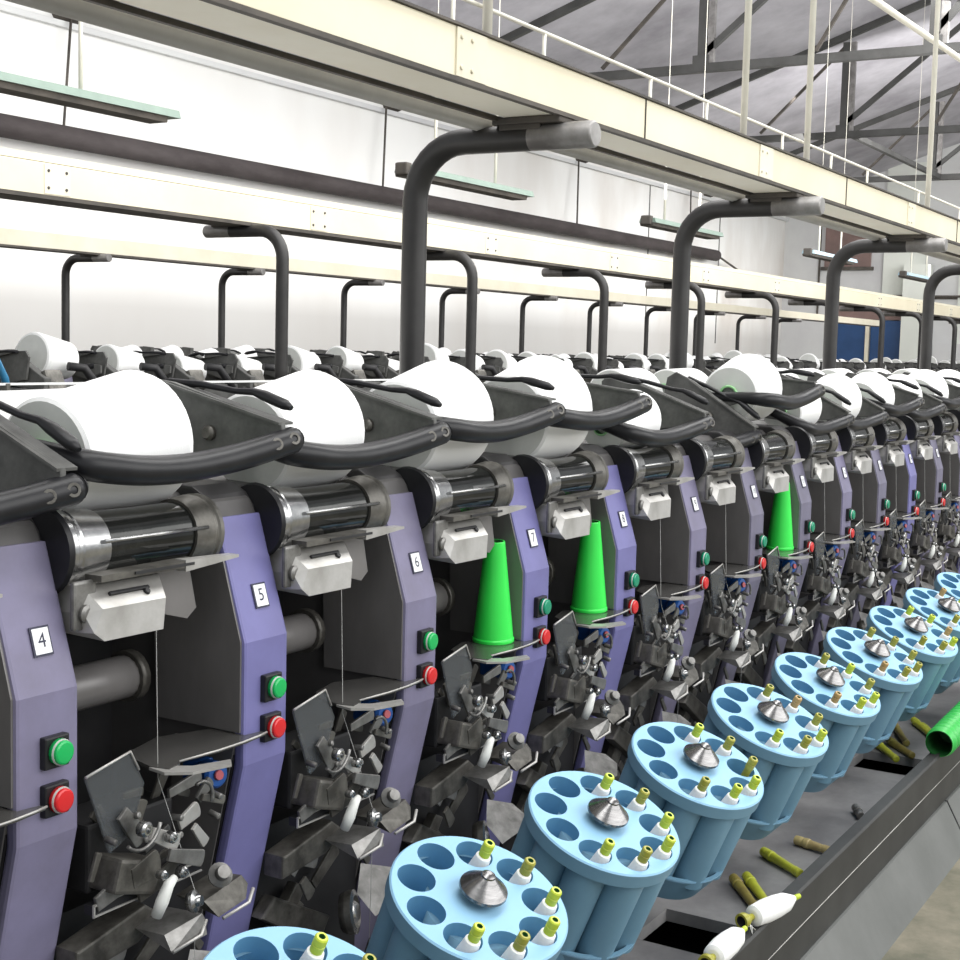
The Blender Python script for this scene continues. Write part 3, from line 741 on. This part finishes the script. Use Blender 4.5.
def far_row(n, x_first, y0, rot, rowname, group, pgroup):
    global first
    for k in range(n):
        u = fproto if first else copy_tree(fproto)
        first = False
        x = x_first + .32 * k
        u.location = (x, y0, 0); u.rotation_euler = (0, 0, rot)
        tag(u, 'dusty dark winding head, %s from the left on the %s' % (ordw(k + 1), rowname), 'winding head', group)
        st = rnd.random()
        lift = (.022 if rot else 0) + (0 if st < .6 else rnd.uniform(.01, .04))
        a = -lift * 4 + rnd.uniform(-.05, .14)
        find(u, 'package_cradle').rotation_euler = (a, 0, 0)
        if rnd.random() < .05 and k > 2: continue
        sc = rnd.choice((1, 1, .98, .9, .8, .72))
        if k == 0 and rot: sc, lift = 1.0, .045
        rm = .069 * sc
        v = DIRP * (.04 + rm) + DRUM_C + Vector((-.149, .003, lift))
        e = math.atan2(.016 * sc, .15) + rnd.uniform(-.02, .05)
        q = Vector((1, 0, 0)).rotation_difference(Vector((1, 0, 0)) * math.cos(e) + DIRP * math.sin(e))
        R = Matrix.Rotation(rot, 4, 'Z')
        package(Vector((x, y0, 0)) + R @ v, 0, (R @ q.to_matrix().to_4x4()).to_euler(), sc,
                'white yarn package, %s head from the left, %s' % (ordw(k + 1), rowname), pgroup, False)
far_row(42, 2.135, 2.62, PI, 'second machine', 'winding heads of the second machine', 'yarn packages on the second machine')
far_row(44, 4.32, 4.555, 0, 'third machine', 'winding heads of the third machine', 'yarn packages on the third machine')

# ------------------------------------------------------------------ green paper cones on the shelves
for i, lx, lab in ((3, -.067, 'bright green empty cone on the shelf beside number plate 7'), (4, -.069, 'bright green empty cone on the shelf beside number plate 8'), (7, -.068, 'bright green empty cone farthest right, under the lifted package')):
    t = thing('green_cone', (X0 + .32 * i + lx, .036, .6147), lab, 'cone', 'green empty cones'); t.rotation_euler = (.02, -.05, 0)
    obj('shell', MB('green', 'hose_in').lathe([(0, .0285), (.004, .0305), (.008, .0298), (.150, .0150), (.1515, .0145), (.1515, .0125), (.13, .0125)], (0, 0, 0), (0, 0, 1), 32, 0, [0, 0, 0, 0, 0, 1]), t)
    obj('base_ring', MB('green').lathe([(.0, .0300), (.002, .0312), (.0055, .0312), (.008, .0298)], (0, 0, 0), (0, 0, 1), 32), t)

# ------------------------------------------------------------------ blue bobbin magazines
NRM = Vector((-.11, -math.sin(.40), math.cos(.40))).normalized()
QN = Vector((0, 0, 1)).rotation_difference(NRM)
RD, RP, RH = .105, .0745, .0225
A0 = math.radians(-81)
def pocket(k): 
    a = A0 + 2 * PI * k / 9
    return Vector((RP * math.cos(a), RP * math.sin(a), 0))
def disc_mb():
    s = MB('pot_top', 'pot')
    bm = s.bm; edges = []
    def loop(c, r, n):
        vs = [bm.verts.new((c[0] + r * math.cos(2 * PI * q / n), c[1] + r * math.sin(2 * PI * q / n), 0)) for q in range(n)]
        es = [bm.edges.new((vs[q], vs[(q + 1) % n])) for q in range(n)]
        return vs, es
    ov, oe = loop((0, 0), RD - .002, 72); edges += oe
    hv = []
    for k in range(9):
        v, e = loop(pocket(k), RH, 28); edges += e; hv.append(v)
    r = bmesh.ops.triangle_fill(bm, edges=edges, use_beauty=True, use_dissolve=False, normal=(0, 0, 1))
    # drop triangles inside the holes
    kill = []
    for f in list(bm.faces):
        c = f.calc_center_median()
        if any((c - pocket(k)).length < RH * .97 and all((v.co - pocket(k)).length < RH * 1.02 for v in f.verts) for k in range(9)): kill.append(f)
    if kill: bmesh.ops.delete(bm, geom=kill, context='FACES_ONLY')
    for f in bm.faces: f.material_index = 0
    s.lathe([(0, RD - .002), (-.002, RD), (-.020, RD), (-.020, RD - .012)], (0, 0, 0), (0, 0, 1), 72, 1, [0, 1, 1], False)
    return s
disc_me = disc_mb().mesh('top_disc')
pock = MB('pot_in')
for k in range(9): pass
pocket_me = MB('pot_in').lathe([(0, RH), (-.150, RH - .002), (-.150, 0.0001)], (0, 0, 0), (0, 0, 1), 28, 0, None, False).mesh('pocket')
tube_me = MB('pot').lathe([(-.018, RH + .0045), (-.158, RH + .0025), (-.160, 0.0001)], (0, 0, 0), (0, 0, 1), 28, 0, None, False).mesh('pocket_tube')
bowl_me = MB('pot', 'pot_top').lathe([(-.142, .094), (-.142, .0995), (-.145, .0995), (-.148, .098), (-.194, .080), (-.198, .072), (-.198, .0001)], (0, 0, 0), (0, 0, 1), 48, 0, [0, 1, 1, 0, 0, 0], False).mesh('bottom_bowl')
core_me = MB('pot').lathe([(-.018, .060), (-.155, .060)], (0, 0, 0), (0, 0, 1), 30).mesh('core')
hub_me = MB('spun').lathe([(.0, .012), (.009, .012), (.009, .0265), (.012, .0285), (.015, .0280), (.031, .0085), (.033, .0080), (.036, .003)], (0, 0, 0), (0, 0, 1), 32).mesh('centre_knob')
latch_me = MB('black').box((0, 0, 0), (.016, .006, .008), 0, .001).mesh('latch')
stand_me = MB('trough').tube([(0, 0, -.195), (0, .02, -.235), (0, .10, -.30)], .016, 10).mesh('support_arm')
PW = ['front', 'front right', 'right', 'rear right', 'rear', 'rear left', 'left', 'front left', 'far']
# bobbins: yarn cop on a coloured tube, one per pocket
def cop_mesh():
    return MB('yarn').lathe([(-.145, .0060), (-.13, .0155), (-.06, .0165), (-.03, .0155), (.012, .0090), (.0135, .0072)], (0, 0, 0), (0, 0, 1), 18)
cop_me = cop_mesh().mesh('yarn_cop')
tip_me = MB('lime', 'hose_in').lathe([(-.148, .0055), (.013, .0058), (.014, .0068), (.0225, .0070), (.023, .0063), (.0245, .0063), (.025, .0072), (.0315, .0070), (.033, .0058), (.033, .0035), (.026, .0034)], (0, 0, 0), (0, 0, 1), 16, 0, [0] * 9 + [1]).mesh('tube_tip')
NAMES9 = None
LEAN = QN.inverted() @ Vector((0, -1, 0))
TIPS = ['lime', 'olive', 'lime', 'lime', 'olive', 'lime']
rb = random.Random(3)
pots = []
for n in range(10):
    k = n - 1
    c = Vector((.400 + .32 * k, -.231, .436))
    lab = 'pale blue round bobbin magazine, %s from the left along the tray' % ordw(n + 1)
    if n == 0: lab = 'nearest pale blue round bobbin magazine, cut by the bottom edge'
    t = thing('bobbin_magazine', c, lab, 'bobbin magazine', 'blue bobbin magazines')
    t.rotation_mode = 'QUATERNION'; t.rotation_quaternion = QN
    obj('top_disc', disc_me, t); obj('bottom_bowl', bowl_me, t); obj('core', core_me, t); obj('centre_knob', hub_me, t)['label'] = 'spun steel cone knob'
    for q in range(9):
        tb = obj('pocket_tube', tube_me, t, pocket(q)); obj('pocket', pocket_me, tb)
    la = obj('latch', latch_me, t, (.075, -.062, -.146)); la.rotation_euler = (0, 0, .9)
    obj('support_arm', stand_me, t)
    pots.append((n, c))
# which pockets hold a bobbin: filled while rendering direction front, right and rear
FILL = [(3, 'rear left'), (2, 'rear'), (1, 'rear right'), (0, 'rightmost'), (8, 'front right'), (7, 'frontmost')]
for n, c in pots:
    for j, (q, w_) in enumerate(FILL):
        p = pocket(q) + Vector((LEAN.x, LEAN.y, 0)).normalized() * .0105 + Vector((0, 0, -.007))
        w = c + QN @ p
        bare = (n == 3 and q == 1)
        tipc = rb.choice(['lime', 'lime', 'lime', 'olive', 'olive', 'amber']) if not (n < 3) else ['lime', 'olive', 'lime', 'lime', 'olive', 'lime'][j]
        t = thing('bobbin', w, '%s-tipped %s in the %s pocket of the %s blue magazine from the left' % (tipc, 'bare tube' if bare else 'white bobbin', w_, ordw(n + 1)), 'bobbin', 'bobbins in the blue magazines')
        t.rotation_mode = 'QUATERNION'
        lean = Vector((0, -1, 0)) * .10
        t.rotation_quaternion = Vector((0, 0, 1)).rotation_difference((NRM + lean * .8).normalized())
        if not bare: obj('yarn_cop', cop_me, t)
        o = obj('tube_tip', tip_me, t)
        if tipc != 'lime': recolour(o, tipc)

# ------------------------------------------------------------------ bobbin trough in front
t = thing('bobbin_trough', (2.2, -.2, 0), 'long dark steel trough running below the blue magazines', 'trough')
ty0, ty1 = -.318 + .2, .02 + .2      # local y
tm = MB('tray')
segs = [(-3.2, -1.20), (-1.065, -.09), (.055, 1.19), (1.33, 2.5), (2.64, 4.2)]
for a, b in segs: tm.box(((a + b) / 2, (ty0 + ty1) / 2, .15), (b - a, ty1 - ty0, .02))
for a, b in zip(segs, segs[1:]):
    tm.box(((a[1] + b[0]) / 2, .135, .15), (b[0] - a[1], .17, .02)); tm.box(((a[1] + b[0]) / 2, ty0 + .012, .15), (b[0] - a[1], .03, .02))
obj('tray_floor', tm, t)
obj('under_tray', MB('dark').box((.5, .05, .06), (7.4, .30, .03)), t)
obj('front_wall', MB('trough').prism([(-.118, .15), (-.118, .205), (-.122, .21), (-.142, .21), (-.145, .206), (-.145, .085), (-.135, .085), (-.135, .15)], 'x', -3.2, 4.2), t)
obj('bright_bead', MB('lightsteel').tube([(-3.2, -.146, .150), (4.2, -.1455, .150)], .0008, 6), t)
sk = MB('skirt', 'dark')
sk.prism([(-.145, .092), (-.150, .092), (-.200, .0), (-.180, .0)], 'x', -3.2, 4.2)
for x in (-2.4, -1.2, 0.0, 1.2, 2.4): sk.prism([(-.146, .0935), (-.1512, .0935), (-.2015, .0), (-.190, .0)], 'x', x, x + .004, 1)
obj('skirt_sheet', sk, t)

# loose tubes in the trough
def tube_thing(a, b, m, label, r=.0085):
    a = Vector(a); b = Vector(b); d = b - a; L = d.length
    t = thing('bobbin_tube', (a + b) / 2, label, 'bobbin tube', 'bare tubes lying in the trough')
    t.rotation_mode = 'QUATERNION'; t.rotation_quaternion = Vector((0, 0, 1)).rotation_difference(d.normalized())
    s = MB(m, 'dark')
    s.lathe([(-L / 2 + .02, r * .62), (-L / 2, r * .62), (-L / 2, r), (-L / 2 + .012, r * 1.06), (-L / 2 + .014, r), (L * .1, r * .9), (L / 2 - .02, r * .82), (L / 2 - .018, r * .95), (L / 2 - .002, r * .93), (L / 2, r * .6)], (0, 0, 0), (0, 0, 1), 16, 0, [1, 1] + [0] * 7)
    obj('shaft', s, t)
    obj('collar', MB(m).lathe([(-L / 2 + .018, r * 1.0), (-L / 2 + .02, r * 1.12), (-L / 2 + .028, r * 1.12), (-L / 2 + .03, r)], (0, 0, 0), (0, 0, 1), 16), t)
zt = .1695
tube_thing((1.455, -.197, zt), (1.385, -.288, zt), 'limetube', 'lime bare tube lying alone in the trough, pointing at the front wall')
tube_thing((1.300, -.200, zt), (1.195, -.278, zt), 'olivetube', 'brown-olive bare tube, front one of the close pair in the trough')
tube_thing((1.322, -.215, zt), (1.215, -.293, zt), 'limetube', 'yellow-lime bare tube, rear one of the close pair in the trough')
tube_thing((1.548, -.226, zt), (1.525, -.300, zt), 'tantube', 'short tan bare tube farther along the trough than the lime one')
tube_thing((2.30, -.165, zt), (2.19, -.240, zt), 'limetube', 'lime bare tube nearest the black opening, left of the green hose')
tube_thing((2.345, -.18, zt), (2.24, -.262, zt), 'olivetube', 'olive bare tube just below the pile beside the green hose')
tube_thing((2.49, -.155, zt), (2.335, -.225, zt), 'olivetube', 'long olive bare tube reaching towards the green hose mouth')
tube_thing((2.56, -.185, zt), (2.43, -.262, zt), 'limetube', 'bright lime tube at the top of the pile behind the hose')
tube_thing((2.52, -.215, zt), (2.40, -.288, zt), 'limetube', 'second bright lime tube touching the green hose')
tube_thing((1.80, -.262, zt), (1.755, -.285, zt), 'dullsteel', 'stub of grey steel tube standing against the trough wall', .008)
# two white cops lying on the trough wall
def cop_thing(a, b, m, label):
    a = Vector(a); b = Vector(b); d = b - a; L = d.length
    t = thing('yarn_cop', (a + b) / 2, label, 'yarn cop', 'white cops on the trough wall')
    t.rotation_mode = 'QUATERNION'; t.rotation_quaternion = Vector((0, 0, 1)).rotation_difference(d.normalized())
    obj('yarn_body', MB('yarn').lathe([(-L / 2, .010), (-L / 2 + .004, .0155), (-L / 2 + .03, .0175), (0, .017), (L * .22, .0145), (L / 2 - .01, .006), (L / 2 - .006, .004)], (0, 0, 0), (0, 0, 1), 24), t)
    obj('tube_end', MB(m, 'dark').lathe([(-L / 2 + .01, .005), (-L / 2 - .006, .005), (-L / 2 - .018, .0115), (-L / 2 - .026, .0115), (-L / 2 - .026, .008), (-L / 2 - .01, .007)], (0, 0, 0), (0, 0, 1), 16, 0, [0, 0, 0, 0, 1]), t)
    obj('tip', MB('lime').lathe([(L / 2 - .008, .0045), (L / 2 + .006, .004), (L / 2 + .007, .002)], (0, 0, 0), (0, 0, 1), 12), t)
cop_thing((1.020, -.333, .228), (1.122, -.366, .232), 'olive', 'white pointed cop lying on the trough wall, upper of two')
cop_thing((.852, -.338, .229), (.965, -.340, .229), 'olive', 'white cop at the bottom edge of the picture, lower of two')
tag(obj('thread_waste', MB('thread', 'soffit').tube([(1.006, -.330, .216), (1.000, -.335, .222), (1.008, -.343, .214), (.998, -.338, .224), (.990, -.344, .213), (1.0, -.340, .222), (.992, -.330, .220)], .0012, 5)),
    'tangle of loose thread between the two white cops', 'thread', kind='stuff')

# green corrugated hose
t = thing('green_hose', (2.13, -.342, .235), 'bright green corrugated hose with an open mouth, beside the trough', 'hose')
prof = [(0, .0285), (.004, .030)]
x = .006
while x < .75:
    prof += [(x, .0265), (x + .006, .0265), (x + .010, .0325), (x + .018, .0325), (x + .022, .0265)]; x += .024
ho = MB('hose'); pts = []; rs = []
for s_, r_ in prof:
    pts.append((s_, -.02 * s_ - .00, .05 * s_)); rs.append(r_)
ho.tube(pts, rs, 28, 0, False); obj('corrugated_tube', ho, t)
obj('hose_lining', MB('hose_in').tube([(0.001, 0, 0), (.35, -.007, .0175), (.74, -.015, .037)], .0265, 28), t)
me = MB('hose_in').lathe([(0, .0262), (.10, .0262), (.10, .0001)], (0, 0, 0), (1, -.02, .05), 28, 0, None, False)
# hollow mouth: replace the closed lining
for o in list(t.children):
    if o.name.startswith('hose_lining'): bpy.data.objects.remove(o)
obj('hose_mouth', me, t)

# ------------------------------------------------------------------ camera
Rm = ((0.51204858, 0.06624405, -0.85639826), (-0.85856653, 0.06951173, -0.50796814), (0.02587986, 0.99537925, 0.0924683))
cam = bpy.data.cameras.new('camera'); co = bpy.data.objects.new('camera', cam); COL.objects.link(co)
mw = Matrix(Rm).to_4x4(); mw.translation = (-0.94518631, -1.01486525, 1.05)
co.matrix_world = mw
cam.sensor_width = 36; cam.lens = 36 * 1435 / 960; cam.clip_start = .05; cam.clip_end = 200
SC.camera = co

# ------------------------------------------------------------------ light
wd = bpy.data.worlds.new('world'); SC.world = wd; wd.use_nodes = True
bg = wd.node_tree.nodes['Background']; bg.inputs[0].default_value = (.93, .97, 1, 1); bg.inputs[1].default_value = .75
def area(name, loc, target, size, power, col=(1, 1, 1), sy=None):
    l = bpy.data.lights.new(name, 'AREA'); l.energy = power; l.color = col
    l.shape = 'RECTANGLE'; l.size = size; l.size_y = sy or size
    o = bpy.data.objects.new(name, l); COL.objects.link(o); o.location = loc
    o.rotation_euler = (Vector(target) - Vector(loc)).to_track_quat('-Z', 'Y').to_euler()
    return o
area('window_light', (6, -6.0, 3.6), (8, 4, 1), 16, 620, (1, .99, .97), 3.5)
area('roof_light', (4, -.8, 4.6), (4, .3, 0), 12, 330, (1, 1, .98), 1.6)
al = area('wall_fill', (12.5, 4.9, 2.7), (12.5, 7.5, 1.5), 22, 112, (1, .98, .95), 1.0)  # added fill that brightens the long wall, no fitting hangs here
al.data.spread = 1.5
area('soffit_fill', (6, 1.25, .95), (6, .75, 2), 13, 55, (1, .98, .95), .5)  # added upward fill for the beam undersides, not a real fitting
area('second_row_fill', (8, 1.5, 3.9), (8, 2.2, 0), 14, 300, (1, .99, .97), 1.4)  # added fill from above to whiten the second machine's packages
area('roof_bounce', (11, 1.2, 2.1), (11.5, 2.2, 6), 18, 470, (1, .99, .98), 2.5)  # added upward lamp, stands in for daylight bounced onto the roof
area('far_end_fill', (17, 1.5, 3.4), (23.7, 4.5, 2.2), 7, 240, (1, .98, .96), 2)  # added fill that brightens the far end of the hall
SC.view_settings.view_transform = 'Standard'
SC.view_settings.look = 'None'
SC.view_settings.exposure = 0
SC.view_settings.gamma = 1
